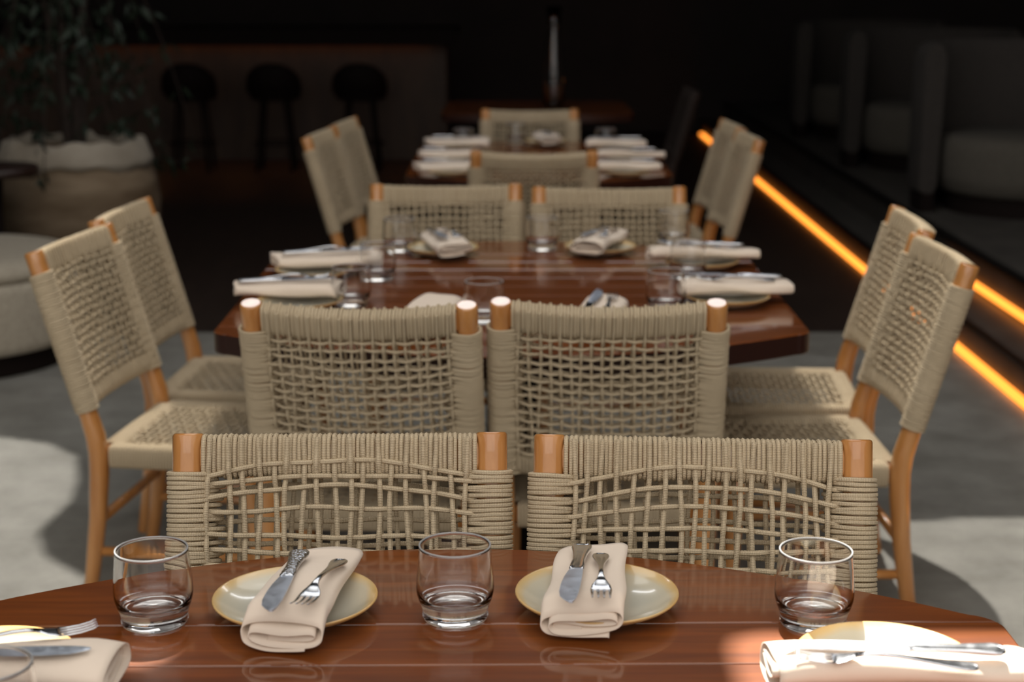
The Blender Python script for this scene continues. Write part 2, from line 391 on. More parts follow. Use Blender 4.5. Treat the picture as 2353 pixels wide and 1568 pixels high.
def make_chair(seed, rowsets, label, group):
    rnd = random.Random(seed)
    t = thing('dining_chair', label, 'chair', group=group)
    # legs that run up into the back posts
    P, rr = post_path()
    for sd in (-1, 1):
        b = MB(); b.tube([p + Vector((sd*PX, 0, 0)) for p in P], rr, 20); b.flat = [len(b.f)-2, len(b.f)-1]; b.build('rear_leg', M_WOOD, t)
        b = MB(); b.tube([(sd*.212, .235, 0), (sd*.212, .233, .01), (sd*.211, .222, .18), (sd*.211, .215, .34), (sd*.211, .215, .372)], [.016, .0175, .0195, .021, .021], 16); b.build('front_leg', M_WOOD, t)
        b = MB(); b.tube([(sd*.214, -.19, .13), (sd*.212, .225, .13)], .0125, 10); b.build('side_stretcher', M_WOOD, t)
    b = MB(); b.tube([(-.215, -.182, .205), (.215, -.182, .205)], .0125, 10); b.build('rear_stretcher', M_WOOD, t)
    # rails of the back, wood core
    for nm, t0, t1 in (('top_rail', .010, .058), ('lower_rail', .358, .398)):
        b = MB(); rs = []
        for k in range(17):
            x = -.205+.41*k/16; rs.append([bs(x, (t0+t1)/2 + (t1-t0)/2*math.copysign(abs(cos(a))**.6, cos(a)), .0135*math.copysign(abs(sin(a))**.6, sin(a))) for a in (2*pi*j/14 for j in range(14))])
        b.rings(rs); b.build(nm, M_WOOD, t)
    # rope turns round the rails
    b = MB(); n = 56; x0 = .193
    for k in range(n):
        x = -x0+2*x0*k/(n-1) ; b.tube(rail_loop(x+rnd.uniform(-.0004, .0004), .004+rnd.uniform(-.0008, .0008), .062+rnd.uniform(-.002, .002), .0185), R, 6, closed=True)
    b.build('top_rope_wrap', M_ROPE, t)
    b = MB()
    for k in range(n):
        x = -x0+2*x0*k/(n-1); b.tube(rail_loop(x, .354, .402, .0185), R, 5, closed=True)
    b.build('lower_rope_wrap', M_ROPE, t)
    # rope turns round the posts
    for sd in (-1, 1):
        b = MB(); tt = .0575; k = 0
        while tt < .402:
            inn = rnd.uniform(.036, .050); lo = rnd.uniform(-.0012, .0012)
            b.tube(loop_pts(sd*PX, tt+lo*.3, PR+.0040+rnd.uniform(0, .0012), inn, PR+.0036, sd, 20, rnd.uniform(-.0010, .0010), rnd.uniform(-.003, .003)*(1 if seed < 3 else .4)), R, 6, closed=True)
            tt += .0066; k += 1
        b.build('side_rope_wrap', M_ROPE, t)
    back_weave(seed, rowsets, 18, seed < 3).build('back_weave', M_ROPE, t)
    # seat
    zt = .405; ya, yb = -.150, .232
    for nm, pts in (('seat_rail', ((-.205, ya, zt-.027), (.205, ya, zt-.027))), ('seat_rail', ((-.205, yb, zt-.027), (.205, yb, zt-.027))),
                    ('seat_rail', ((-.207, ya, zt-.027), (-.207, yb, zt-.027))), ('seat_rail', ((.207, ya, zt-.027), (.207, yb, zt-.027)))):
        b = MB(); p0, p1 = Vector(pts[0]), Vector(pts[1]); dr = (p1-p0).normalized(); sdv = Vector((-dr.y, dr.x, 0))
        b.rings([[p0+(p1-p0)*q + sdv*(.012*sx) + Vector((0, 0, .019*sz)) for sx, sz in ((-1, -.8), (-.8, -1), (.8, -1), (1, -.8), (1, .8), (.8, 1), (-.8, 1), (-1, .8))] for q in (0, 1)]); b.build(nm, M_WOOD, t)
    b = MB(); zc = zt-.027
    def seat_turn(c, ax, k, dn=.030, up=.027, wd=.0205, inn=0):
        pts = []
        for j in range(16):
            a = 2*pi*j/16; s_ = math.copysign(abs(sin(a))**.55, sin(a)); c_ = math.copysign(abs(cos(a))**.55, cos(a))
            off = c_*wd - (inn if c_ < 0 else 0)*abs(c_)
            z = zc + (up if s_ > 0 else dn)*s_ - R*0
            if ax == 'y': pts.append((c + k*off, zc, z))
            else: pts.append(off)
        return pts
    # side rails (turns run in the x-z plane)
    y = ya+.015
    while y < yb+.018:
        for sd in (-1, 1):
            inn = rnd.uniform(.012, .026); pts = []
            for j in range(14):
                a = 2*pi*j/14; s_ = math.copysign(abs(sin(a))**.55, sin(a)); c_ = math.copysign(abs(cos(a))**.55, cos(a))
                off = c_*.0185 if c_ > 0 else c_*(.0185+inn)
                pts.append((sd*(.207+off), y, zc + (.0245 if s_ > 0 else .028)*s_))
            b.tube(pts, R, 5, closed=True)
        y += .0073
    x = -.184
    while x < .185:
        for yy, sd in ((ya, -1), (yb, 1)):
            inn = rnd.uniform(.012, .024); pts = []
            for j in range(14):
                a = 2*pi*j/14; s_ = math.copysign(abs(sin(a))**.55, sin(a)); c_ = math.copysign(abs(cos(a))**.55, cos(a))
                off = c_*.0185 if c_ > 0 else c_*(.0185+inn)
                pts.append((x, yy + sd*off, zc + (.0245 if s_ > 0 else .028)*s_))
            b.tube(pts, R, 5, closed=True)
        x += .0073
    b.build('seat_rope_wrap', M_ROPE, t)
    b = MB(); nx, ny = 9, 17
    X = [-.155+.31*i/(nx-1) for i in range(nx)]; Y = [ya+.045+(yb-ya-.088)*i/(ny-1) for i in range(ny)]
    for i, x in enumerate(X):
        pts = []; y = ya
        while y <= yb:
            d = sum(math.exp(-((y-yy)/.007)**2)*R*(1 if (i+k) % 2 == 0 else -1) for k, yy in enumerate(Y))
            pts.append((x, y, zt-.004+d-.006*(1-((y-.04)/.2)**2))); y += .0075
        b.tube(pts, R*.86, 5)
    for k, y in enumerate(Y):
        pts = []; x = -.19
        while x <= .19:
            d = sum(math.exp(-((x-xx)/.007)**2)*R*(-1 if (i+k) % 2 == 0 else 1) for i, xx in enumerate(X))
            pts.append((x, y, zt-.004+d-.006*(1-((y-.04)/.2)**2))); x += .0075
        b.tube(pts, R*.86, 5)
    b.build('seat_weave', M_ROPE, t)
    return t
def place(o, tx, ty, rz):
    """stand chair o so that the middle of its back top is at tx, ty"""
    v = Matrix.Rotation(rz, 3, 'Z') @ Vector((0, TOPY, 0)); o.location = (tx-v.x, ty-v.y, 0); o.rotation_euler = (0, 0, rz)
    return o
rA1 = ([(.040, .056), (.062, .068), (.076, .092), (.108, .113), (.150, .146), (.172, .166), (.200, .190), (.225, .22), (.25, .25), (.28, .28), (.31, .31), (.335, .335)],
       [(.075, .085), (.128, .128), (.165, .16), (.195, .195), (.23, .23), (.26, .26), (.29, .29), (.32, .32)])
rA2 = ([(.044, .066), (.072, .090), (.100, .114), (.131, .140), (.164, .160), (.19, .185), (.215, .21), (.24, .24), (.265, .265), (.29, .29), (.32, .32), (.34, .34)],
       [(.085, .098), (.123, .128), (.150, .150), (.175, .175), (.21, .21), (.25, .25), (.29, .29), (.33, .33)])
g1 = 'rope chairs beyond the front table'
A1 = place(make_chair(1, rA1, 'left rope chair right behind the front table, in sharp focus', g1), -.2466, 2.196, pi + math.radians(1))
A2 = place(make_chair(2, rA2, 'right rope chair right behind the front table, with an arched loose weave in its back', g1), .2713, 2.175, pi - math.radians(3.5))
B1 = place(make_chair(5, (ROWS_DENSE, ROWS_DENSE), 'left of two rope chairs seen from behind at the near end of the middle table', 'rope chairs at the near end of the middle table'), -.3075, 3.118, math.radians(-2.6))
def ch(x, y, rz, lb, g): 
    return place(dup(B1, (0, 0, 0), 0, lb, g), x, y, rz)
ch(.195, 3.137, math.radians(-2), 'right of two rope chairs seen from behind at the near end of the middle table', 'rope chairs at the near end of the middle table')
gl = 'rope chairs along the left side of the middle table'; gr = 'rope chairs along the right side of the middle table'
ch(-1.11, 3.95, -pi/2 - math.radians(8), 'near chair on the left side of the middle table, closest to the cream ottoman', gl)
ch(-1.105, 4.452, -pi/2 - math.radians(4), 'far chair on the left side of the middle table, in front of the clay pot', gl)
ch(1.04, 3.78, pi/2 + math.radians(1), 'near chair on the right side of the middle table, closest to the platform steps', gr)
ch(1.085, 4.27, pi/2 - math.radians(4), 'far chair on the right side of the middle table, behind the nearest right chair', gr)
gc = 'rope chairs at the far end of the middle table'
ch(-.2068, 4.984, pi + math.radians(1), 'left rope chair facing the camera at the far end of the middle table', gc)
ch(.302, 4.92, pi, 'right rope chair facing the camera at the far end of the middle table', gc)
ch(.083, 5.94, 0, 'single rope chair seen from behind at the near end of the third table', 'rope chairs at the ends of the third table')
ch(.088, 7.86, pi, 'single rope chair facing the camera at the far end of the third table', 'rope chairs at the ends of the third table')
g3 = 'rope chairs along the sides of the third table'
ch(-.815, 6.70, -pi/2 - math.radians(6), 'near rope chair on the left side of the third table', g3)
ch(-.765, 7.21, -pi/2 - math.radians(6), 'far rope chair on the left side of the third table', g3)
ch(.985, 6.59, pi/2 + math.radians(2), 'near rope chair on the right side of the third table', g3)
ch(.985, 7.10, pi/2 + math.radians(2), 'far rope chair on the right side of the third table, top touching the strip glow', g3)
dk = ch(1.04, 9.30, pi/2, 'dark chair at the right side of the farthest table', 'dark chair at the farthest table')
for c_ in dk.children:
    c_.material_slots[0].link = 'OBJECT'; c_.material_slots[0].material = M_DARKCHAIR  # every part of this copy takes one near-black material

# ------------------------------------------------------------------ tables
TZ = .745
def clip(poly, a, b, c):                  # keep a*x+b*y <= c
    out = []
    for i in range(len(poly)):
        p, q = poly[i-1], poly[i]; fp, fq = a*p[0]+b*p[1]-c, a*q[0]+b*q[1]-c
        if (fp <= 0) != (fq <= 0):
            k = fp/(fp-fq); out.append((p[0]+(q[0]-p[0])*k, p[1]+(q[1]-p[1])*k))
        if fq <= 0: out.append(q)
    return out
def outline(hw, hl, drop, rad=.045):
    """boat-shaped top: long arcs on both ends, rounded corners, counter-clockwise"""
    k = drop/hw**2; q = []
    yc = hl-drop
    def corner(sx, sy):
        c = []
        for i in range(9):
            a = pi/2*i/8*.82
            c.append((sx*(hw-rad+rad*cos(a)), sy*(yc-rad*.55+rad*sin(a))))
        return c
    right_up = corner(1, 1)
    xe = right_up[-1][0]; ye = right_up[-1][1]
    k = (hl-ye)/xe**2
    arc = [(xe-(2*xe)*i/24, hl-k*(xe-(2*xe)*i/24)**2) for i in range(1, 24)]
    top = right_up + arc + [(-x, y) for x, y in reversed(right_up)]
    return top + [(-x, -y) for x, y in top]
def make_table(hw, hl, drop, loc, rz, label, pitch=.119):
    t = thing('dining_table', label, 'table', loc, rz, 'brown dining tables in a row')
    o = outline(hw, hl, drop); b = MB(); ys = [hl-drop-.005 - pitch*i for i in range(int(2*(hl-drop)/pitch)+1)]
    ys = [hl+1] + ys + [-hl-1]
    if ys[-2]+hl-drop < .04: ys.pop(-2)
    for i in range(len(ys)-1):
        p = clip(clip(o, 0, 1, ys[i]-.0006), 0, -1, -ys[i+1]-.0006)
        if len(p) > 2: 
            q = [p[0]]
            for a in p[1:]:
                if (Vector(a)-Vector(q[-1])).length > .0015: q.append(a)
            if (Vector(q[0])-Vector(q[-1])).length < .0015: q.pop()
            b.prism(q, TZ-.048, TZ, .0024)
    tt = b.build('tabletop', M_TABLE, t, smooth=False); tt.data.materials.append(M_EDGE)
    for pl_ in tt.data.polygons:
        if pl_.normal.z < .3: pl_.material_index = 1
    b = MB(); b.prism([(x*.86, y*.86) for x, y in clip(o, 0, 1, 9)], TZ-.062, TZ-.0485, .003); b.build('underframe', M_BLACK, t, smooth=False)
    b = MB(); b.lathe([(.0, .03), (.10, .03), (.075, .06), (.065, .2), (.065, .5), (.09, TZ-.065), (.0, TZ-.062)], 28); b.build('pedestal', M_BLACK, t)
    b = MB(); b.lathe([(.0, 0), (.27, 0), (.275, .008), (.27, .022), (.10, .032), (0, .034)], 36); b.build('foot', M_BLACK, t)
    return t
make_table(.688, .745, .26, (-.08, 2.086-.745, 0), math.radians(.7), 'nearest brown wooden table in the foreground with a curved far edge')
make_table(.668, .745, .235, (.0, 3.222+.745, 0), 0, 'middle brown wooden table with eight place settings and a rounded near corner')
make_table(.535, .80, .24, (.11, 6.09+.80, 0), 0, 'third brown table further back, narrower, between single end chairs')
make_table(.56, .55, .12, (.15, 9.7, 0), 0, 'farthest table lost in shadow at the top centre')

# ------------------------------------------------------------------ tableware
def make_plate(loc, label, g):
    b = MB()
    prof = [(0, 0), (.050, 0), (.054, .002), (.080, .009), (.0985, .0195), (.1015, .0225), (.1025, .0242), (.1018, .0255), (.0995, .0250), (.090, .0185), (.075, .0115), (.055, .0075), (.03, .0068), (0, .0066)]
    b.lathe(prof, 64); o = b.build('side_plate', M_PLATE); o.location = loc
    return tag(o, label, 'plate', g)
def dcp(o, loc, label, g, rz=0):
    c = o.copy(); COL.objects.link(c); c.location = loc; c.rotation_euler = (0, 0, rz); return tag(c, label, c['category'], g)
def dupg(o, loc, label, g, rz=0): return dup(o, loc, rz, label, g)
def make_glass(loc, label, g):
    b = MB()
    prof = [(0, .0015), (.030, .0012), (.036, 0), (.0395, .002), (.0412, .006), (.0405, .010), (.0415, .016), (.0455, .027), (.0478, .036), (.0482, .043), (.0475, .055), (.0458, .075), (.0443, .0925), (.0442, .0948), (.0434, .0962), (.0422, .0950),
            (.0422, .092), (.0440, .075), (.0456, .055), (.0462, .043), (.0455, .036), (.0420, .0275), (.036, .0235), (.028, .0220), (.015, .0232), (0, .0238)]
    b.lathe(prof, 64); o = b.build('glass_tumbler', M_GLASS); o.location = loc
    b = MB(); b.lathe([(.04335+.0011*cos(a), .0957+.0010*sin(a)) for a in (2*pi*k/10 for k in range(10))], 64, closed=True); b.build('rim', M_RIM, o)
    return tag(o, label, 'glass', g)
def cat_curve(pts, n):
    """Catmull-Rom through pts"""
    P = [Vector(p) for p in pts]; out = []
    for i in range(len(P)-1):
        p0, p1, p2, p3 = P[max(i-1, 0)], P[i], P[i+1], P[min(i+2, len(P)-1)]
        for k in range(n):
            t = k/n; out.append(.5*((2*p1)+(p2-p0)*t+(2*p0-5*p1+4*p2-p3)*t*t+(3*p1-p0-3*p2+p3)*t**3))
    out.append(P[-1]); return out
ROLL_A = [(-.020, .0075), (.010, .0065), (.034, .0075), (.041, .0125), (.034, .0165), (.004, .0150), (-.030, .0170), (-.0395, .0130), (-.034, .0060), (-.010, .0022), (.030, .0028), (.0455, .0070), (.0475, .0150), (.043, .0220), (.025, .0265), (-.005, .0285), (-.030, .0262), (-.0455, .0200), (-.0488, .0110), (-.044, .0030), (-.020, -.0015), (.012, -.0012), (.030, -.0008)]
ROLL_B = [(.000, .0080), (-.026, .0070), (-.034, .0095), (-.026, .0125), (.006, .0110), (.034, .0150), (.0405, .0200), (.032, .0230), (.005, .0185), (-.030, .0165), (-.041, .0105), (-.034, .0030), (-.005, .0020), (.032, .0065), (.0465, .0120), (.0480, .0215), (.038, .0285), (.010, .0265), (-.025, .0235), (-.0455, .0165), (-.049, .0075), (-.040, -.0005), (-.010, -.0010), (.025, .0015), (.030, .0005)]
def make_napkin(roll, ln, loc, rz, label, g, seed=0, drop=.018, wd=1.0, th=(1.0, .6)):
    """rolled napkin: length along local y, open roll at -y"""
    rnd = random.Random(seed); cs = cat_curve([(x, z, 0) for x, z in roll], 5); b = MB(); rs = []
    ny = 26; a1, a2 = rnd.uniform(0, 6), rnd.uniform(0, 6)
    for i in range(ny+1):
        q = i/ny; y = -ln/2+ln*q; zb = .0265 - drop*max(0, (.13-q)/.13)**1.3
        flat = th[0]+(th[1]-th[0])*q
        fl = max(0, 1-q*9)
        ring = []
        for j, p in enumerate(cs):
            u = j/len(cs)
            x = p.x*wd*(1-.10*q) + .0015*sin(u*23+a1+q*9); z = p.y*flat + .0013*sin(u*27+a2+q*8) + .0016*sin(q*7+u*6+a1)*(.3+q)
            yy = y - .004*fl*sin(u*9+a2) + (.006*sin(p.x*40+a1) if q > .9 else 0)*(q-.9)*10
            ring.append((x, yy+p.x*.30*q**5, zb+z))
        rs.append(ring)
    n = len(cs); vs = [p for r in rs for p in r]; fs = []
    for i in range(ny):
        for j in range(n-1): fs.append([i*n+j, i*n+j+1, (i+1)*n+j+1, (i+1)*n+j])
    # close the far end with the folded cloth
    b.add(vs, fs); o = b.build('napkin', M_NAP, solid=.0017); o.location = loc; o.rotation_euler = (0, 0, rz)
    return tag(o, label, 'napkin', g)
def loft(b, st, n=12, rim=False):
    """st: list of (y, halfwidth, zc, halfthick)"""
    rs = []
    for y, hw, z, ht in st:
        r = []
        for j in range(n):
            a = 2*pi*j/n; c, s_ = cos(a), sin(a); x = hw*math.copysign(abs(c)**.8, c); zz = ht*math.copysign(abs(s_)**.8, s_)
            if rim and s_ > .2 and hw > .004 and abs(c) < .62: zz *= .25
            r.append((x, y, z+zz))
        rs.append(r)
    b.rings(rs)
def make_fork(loc, rz, label, g, tilt=0, mat=None, roll=0):
    """y from handle end (+) to tines (-)"""
    t = thing('fork', label, 'fork', loc, rz, g); t.rotation_euler = (tilt, roll, rz)
    b = MB()
    loft(b, [(.0955, .0035, .0022, .0008), (.0945, .0070, .0022, .0015), (.090, .0102, .0022, .0020), (.083, .0112, .0024, .0021), (.072, .0102, .0030, .0021), (.055, .0070, .0046, .0020), (.035, .0046, .0068, .0020), (.015, .0034, .0090, .0021), (-.005, .0031, .0104, .0022), (-.020, .0034, .0100, .0022), (-.030, .0050, .0084, .0017)], 16, rim=True)
    b.build('handle', mat or M_STEEL, t)
    b = MB()
    loft(b, [(-.029, .0048, .0086, .0017), (-.036, .0078, .0064, .0013), (-.043, .0112, .0042, .0011), (-.050, .0124, .0028, .0010), (-.056, .0126, .0022, .0009)], 16)
    for k in range(4):
        xc = -.0108+.0072*k
        vs = []; 
        rs = []
        for y, hw, z in ((-.054, .0022, .0023), (-.065, .0018, .0019), (-.078, .0015, .0026), (-.090, .0012, .0048), (-.0965, .0007, .0066)):
            rs.append([(xc*(1-.05*(-.054-y)/.04)+hw*cos(a), y, z+.0009*sin(a)) for a in (2*pi*j/8 for j in range(8))])
        b.rings(rs)
    b.build('tines', M_STEEL, t)
    return t
def make_knife(loc, rz, label, g, orn=False, tilt=0):
    t = thing('table_knife', label, 'knife', loc, rz, g); t.rotation_euler = (tilt, 0, rz); t.scale = (1.18, 1.0, 1.0)
    b = MB()
    loft(b, [(.1185, .0040, .005, .0015), (.1170, .0085, .005, .0030), (.112, .0108, .005, .0042), (.104, .0112, .005, .0045), (.090, .0096, .005, .0044), (.070, .0075, .005, .0041), (.045, .0066, .005, .0039), (.024, .0078, .005, .0037), (.019, .0062, .005, .0034), (.0165, .0080, .005, .0036), (.013, .0080, .005, .0034), (.0105, .0064, .005, .0024)], 18, rim=not orn)
    b.build('handle', M_ORN if orn else M_STEEL, t)
    b = MB()
    # blade: straight spine on +x, curved edge on -x
    st = [(.0115, .0066, -.0066), (.005, .0072, -.0078), (-.02, .0078, -.0104), (-.05, .0082, -.0118), (-.08, .0082, -.0116), (-.100, .0074, -.0092), (-.112, .0060, -.0040), (-.119, .0042, .0008)]
    rs = []
    for y, x1, x0 in st:
        rs.append([(x1, y, .0062), (x1*.3, y, .0063), (x0, y, .0052), (x1*.3, y, .0040), (x1, y, .0040)])
    b.rings(rs); b.build('blade', M_BLADE, t, smooth=True, auto=30)
    return t

def ang(p, q):
    """z rotation so that local +y runs from q (tip) to p (handle end)"""
    return math.atan2(-(p[0]-q[0]), p[1]-q[1])
def mid(p, q, z): return ((p[0]+q[0])/2, (p[1]+q[1])/2, z)
gF = ' on the front table'; gM = 'middle table '
# glasses ---------------------------------------------------------------
G0 = make_glass(px(357, 1431, TZ), 'empty tumbler at left on the front table, left of the plate with the ornate knife', 'tumblers on the front table')
for x, y, lb in ((1047, 1420, 'empty tumbler in the middle of the front table, between the two plates'), (1868, 1434, 'empty tumbler at right on the front table, touching the sunlit plate')):
    dupg(G0, px(x, y, TZ), lb, 'tumblers on the front table', random.random())
p = px(-28, 1525, TZ+.096); dupg(G0, (p[0], p[1], TZ), 'blurred tumbler cut off by the lower left corner of the photo', 'tumblers on the front table')
for x, y, lb in ((919, 578, 'tumbler beside the far left plate of the middle table'), (869, 644, 'tumbler by the far napkin on the left side of the middle table'),
                 (808, 703, 'tumbler by the near napkin on the left side of the middle table'), (1113, 740, 'tumbler behind the gap between the two near end chairs of the middle table'),
                 (1246, 575, 'tumbler between the two far plates of the middle table'), (1547, 558, 'tumbler at the far right of the middle table behind a napkin'),
                 (1580, 640, 'tumbler between the two right side settings of the middle table'), (1530, 714, 'tumbler nearest the camera on the right side of the middle table')):
    dupg(G0, px(x, y, TZ), lb, 'tumblers on the middle table', random.random())
for x, y, lb in ((1065, 345, 'dim tumbler among the left napkins of the third table'), (1186, 330, 'dim tumbler in front of the far chair of the third table'), (1392, 345, 'dim tumbler among the right napkins of the third table')):
    dupg(G0, px(x, y, TZ), lb, 'tumblers on the third table')
# plates ------------------------------------------------------------------
RZ = TZ+.025
def rimp(x, y): p = px(x, y, RZ); return (p[0], p[1], TZ)
P0 = make_plate(rimp(679, 1368), 'cream stoneware plate at centre left of the front table, under the ornate knife', 'plates on the front table')
dcp(P0, rimp(1372, 1358), 'grey glazed plate at the middle of the front table, under the plain knife', 'plates on the front table', 1)
dcp(P0, (-.590, 1.655, TZ), 'plate in the lower left corner of the photo, mostly under a napkin', 'plates on the front table', 2)
dcp(P0, (.4225, 1.668, TZ), 'sunlit plate in the lower right corner under a white napkin', 'plates on the front table', 3)
# napkins and cutlery of the front table -------------------------------------
gN = 'napkins on the front table'; gK = 'knives on the front table'; gFk = 'forks on the front table'
f, n = px(752, 1262, .79), px(646, 1438, .78)
make_napkin(ROLL_A, .232, mid(f, n, TZ), ang(f, n), 'beige rolled napkin on the centre left plate, its open end towards the camera', gN, 1, drop=.020, th=(1.18, .72))
f, n = px(1362, 1256, .79), px(1340, 1412, .78)
make_napkin(ROLL_B, .212, mid(f, n, TZ), ang(f, n), 'beige rolled napkin on the middle plate, with tightly pleated folds facing the camera', gN, 5, drop=.018, th=(1.08, .70))
make_napkin(ROLL_B, .285, (.425, 1.618, TZ), -pi/2, 'white sunlit napkin in the lower right corner of the photo', gN, 8, drop=.004, wd=1.0, th=(1.2, .9))
make_napkin(ROLL_A, .26, (-.562, 1.612, TZ), pi/2, 'cream napkin in the lower left corner, its open roll facing right', gN, 11, drop=.006, th=(1.2, .9))
ZN = TZ+.0265
def lay(fn, a, b, z, label, g, tilt=0, **k):
    hp, tp = px(a[0], a[1], z+.004), px(b[0], b[1], z+.004)
    return fn((*mid(hp, tp, 0)[:2], z), ang(hp, tp), label, g, tilt=tilt, **k)
lay(make_knife, (690, 1256), (618, 1420), ZN+.0345, 'table knife with an ornate patterned handle on the centre left napkin', gK, tilt=math.radians(-4.0), orn=True)
lay(make_fork, (782, 1274), (690, 1402), ZN+.0340, 'fork with a beaded handle beside the ornate knife, tines pointing left', gFk, tilt=math.radians(-4))
lay(make_knife, (1338, 1246), (1307, 1394), ZN+.0315, 'plain worn table knife on the middle napkin of the front table', gK, tilt=math.radians(-4))
lay(make_fork, (1381, 1258), (1382, 1390), ZN+.0335, 'upright fork beside the plain knife on the middle napkin', gFk, tilt=math.radians(-4))
lay(make_knife, (2312, 1496), (1800, 1483), ZN+.0335, 'long knife lying across the sunlit napkin at lower right', gK)
lay(make_fork, (2255, 1530), (1822, 1505), ZN+.0335, 'fork lying below the long knife on the sunlit napkin', gFk)
make_fork((-.555, 1.632, ZN+.0335), pi/2 + math.radians(22), 'fork with tines fanned to the upper right on the lower left napkin', gFk)
make_knife((-.575, 1.594, ZN+.0335), pi/2+math.radians(2), 'dark knife blade pointing right on the lower left napkin', gK)
# middle table settings ---------------------------------------------------
gP2, gN2, gK2, gF2 = 'plates on the middle table', 'napkins on the middle table', 'knives on the middle table', 'forks on the middle table'
npA = [o for o in bpy.data.objects if o.name.startswith('napkin')]; kn0 = [o for o in bpy.data.objects if o.name == 'table_knife.001'][0]; fk0 = [o for o in bpy.data.objects if o.name == 'fork'][0]
SET2 = [ # x, y px of plate rim centre, rotation of napkin, words
    (1018, 566, 0, 'left setting at the far end', (.004, 0)), (1380, 563, 0, 'right setting at the far end', (0, 0)),
    (722, 616, pi/2, 'far setting on the left side', (.03, .055)), (690, 686, pi/2, 'near setting on the left side', (-.035, .055)),
    (1612, 596, -pi/2, 'far setting on the right side', (0, .02)), (1672, 677, -pi/2, 'near setting on the right side', (.02, .03)),
    (985, 733, 0, 'left setting at the near end', (0, 0)), (1378, 733, 0, 'right setting at the near end', (0, 0))]
for i, (x, y, rz, wd, off) in enumerate(SET2):
    c = rimp(x, y); lab = wd + ' of the middle table'
    dcp(P0, c, 'plate at the ' + lab, gP2, i)
    q = Vector((c[0]+off[0], c[1]+off[1], TZ)); rr = rz + (.25 if i == 0 else -.35 if i == 1 else .03*((i % 3)-1))
    if i >= 6: rr = -.2
    dcp(npA[2 + i % 2], q, 'rolled napkin with cutlery at the ' + lab, gN2, rr + pi*(1 if i in (6, 7) else 0))
    ax = Matrix.Rotation(rr, 3, 'Z')
    v = ax @ Vector((-.018, 0, 0)); u = ax @ Vector((.022, .0, 0))
    hz = .0335
    fl = pi if i >= 6 else 0
    if i == 6: continue
    for c_ in (dup(kn0, (q.x+v.x, q.y+v.y, ZN+hz), rr+fl, 'knife on the napkin of the ' + lab, gK2),
               dup(fk0, (q.x+u.x, q.y+u.y, ZN+hz-.001), rr+fl+.05, 'fork on the napkin of the ' + lab, gF2)): c_.rotation_euler.x = math.radians(-2)
# third table ---------------------------------------------------------------
SET3 = [(1052, 333, pi/2, 'far left'), (1035, 362, pi/2, 'middle left'), (1040, 390, pi/2, 'near left'), (1415, 336, -pi/2, 'far right'), (1442, 363, -pi/2, 'middle right'), (1438, 390, -pi/2, 'near right'), (1255, 322, 0.2, 'far end')]
for i, (x, y, rz, wd) in enumerate(SET3):
    c = rimp(x, y); dcp(P0, c, 'plate at the %s place of the third table' % wd, 'plates on the third table', i)
    dcp(npA[2 + i % 2], (c[0], c[1], TZ), 'napkin at the %s place of the third table' % wd, 'napkins on the third table', rz+.05*(i % 3-1))
    dup(kn0, (c[0], c[1], ZN+.034), rz, 'knife at the %s place of the third table' % wd, 'knives on the third table')

# ------------------------------------------------------------------ left: ottoman, side table, pot and plant
p = px(0, 0, 0)
ot = thing('lounge_seat', 'round cream upholstered lounge seat on a dark plinth at the left edge', 'lounge seat', (-2.26, 6.3, 0))
b = MB(); b.lathe([(0, 0), (.44, 0), (.45, .01), (.45, .085), (.44, .09), (0, .09)], 48); b.build('plinth', M_BLACK, ot, auto=40)
b = MB(); b.lathe([(0, .09), (.47, .09), (.495, .10), (.50, .13), (.50, .33), (.495, .36), (.48, .368), (0, .37)], 64); b.build('seat_base', M_CREAM, ot)
b = MB(); b.lathe([(0, .37), (.47, .37), (.49, .385), (.49, .41), (.46, .44), (.38, .452), (0, .458)], 64); b.build('cushion', M_CREAM, ot)
b = MB(); rs = []
for k in range(25):
    a = math.radians(95+150*k/24); e = sin(pi*k/24)**.3 if 0 < k < 24 else .35
    rs.append([((.43+dx*e)*cos(a), (.43+dx*e)*sin(a), .45+(zz-.45)*(.75+.25*e)) for dx, zz in ((-.06, .45), (-.065, .65), (-.05, .72), (0, .745), (.05, .72), (.065, .65), (.06, .45))])
b.rings(rs); b.build('backrest', M_CREAM, ot)
st = thing('side_table', 'small dark round side table between the lounge seat and the clay pot', 'side table', (-2.30, 7.03, 0))
b = MB(); b.lathe([(0, .66), (.19, .66), (.20, .668), (.20, .692), (.19, .70), (0, .70)], 40); b.build('table_top', M_DARK, st)
b = MB(); b.lathe([(0, .0), (.14, 0), (.14, .015), (.03, .03), (.025, .3), (.04, .64), (0, .66)], 24); b.build('pedestal', M_BLACK, st)
PT = (-2.12, 7.72)
pot = thing('plant_pot', 'large weathered clay pot with a chipped pale rim at left', 'pot', (PT[0], PT[1], 0))
rp = random.Random(4)
def wob(a, z): return 1+.012*sin(3*a+z*6)+.008*sin(7*a+z*20)
prof = [(0, 0), (.24, 0), (.27, .02), (.34, .18), (.385, .34), (.40, .46), (.39, .56), (.35, .655), (.315, .70), (.305, .715)]
b = MB(); b.lathe(prof + [(.285, .70), (.30, .62), (.34, .5), (.34, .3), (.2, .05), (0, .04)], 64, wob=wob); b.build('pot_body', M_POT, pot)
b = MB(); rs = []
for k in range(72):
    a = 2*pi*k/72; chip = .008*sin(5*a+1)+.006*sin(13*a)+(-.03 if 1.2 < a % 6.28 < 1.5 else 0); lo = .63+.015*sin(4*a+.5)+.01*sin(11*a)
    zt = .755+chip
    rs.append([(r*cos(a), r*sin(a), z) for r, z in ((.405-.0 if False else .372, lo), (.368, .665), (.335, zt-.01), (.32, zt), (.30, zt-.004), (.29, .66))])
b.rings(rs, closed=True); b.build('rim', M_POTRIM, pot)['label'] = 'pale chipped rim'
b = MB(); b.lathe([(0, .60), (.2, .605), (.298, .60), (.2, .56), (0, .55)], 32); b.build('soil', M_BARK, pot)
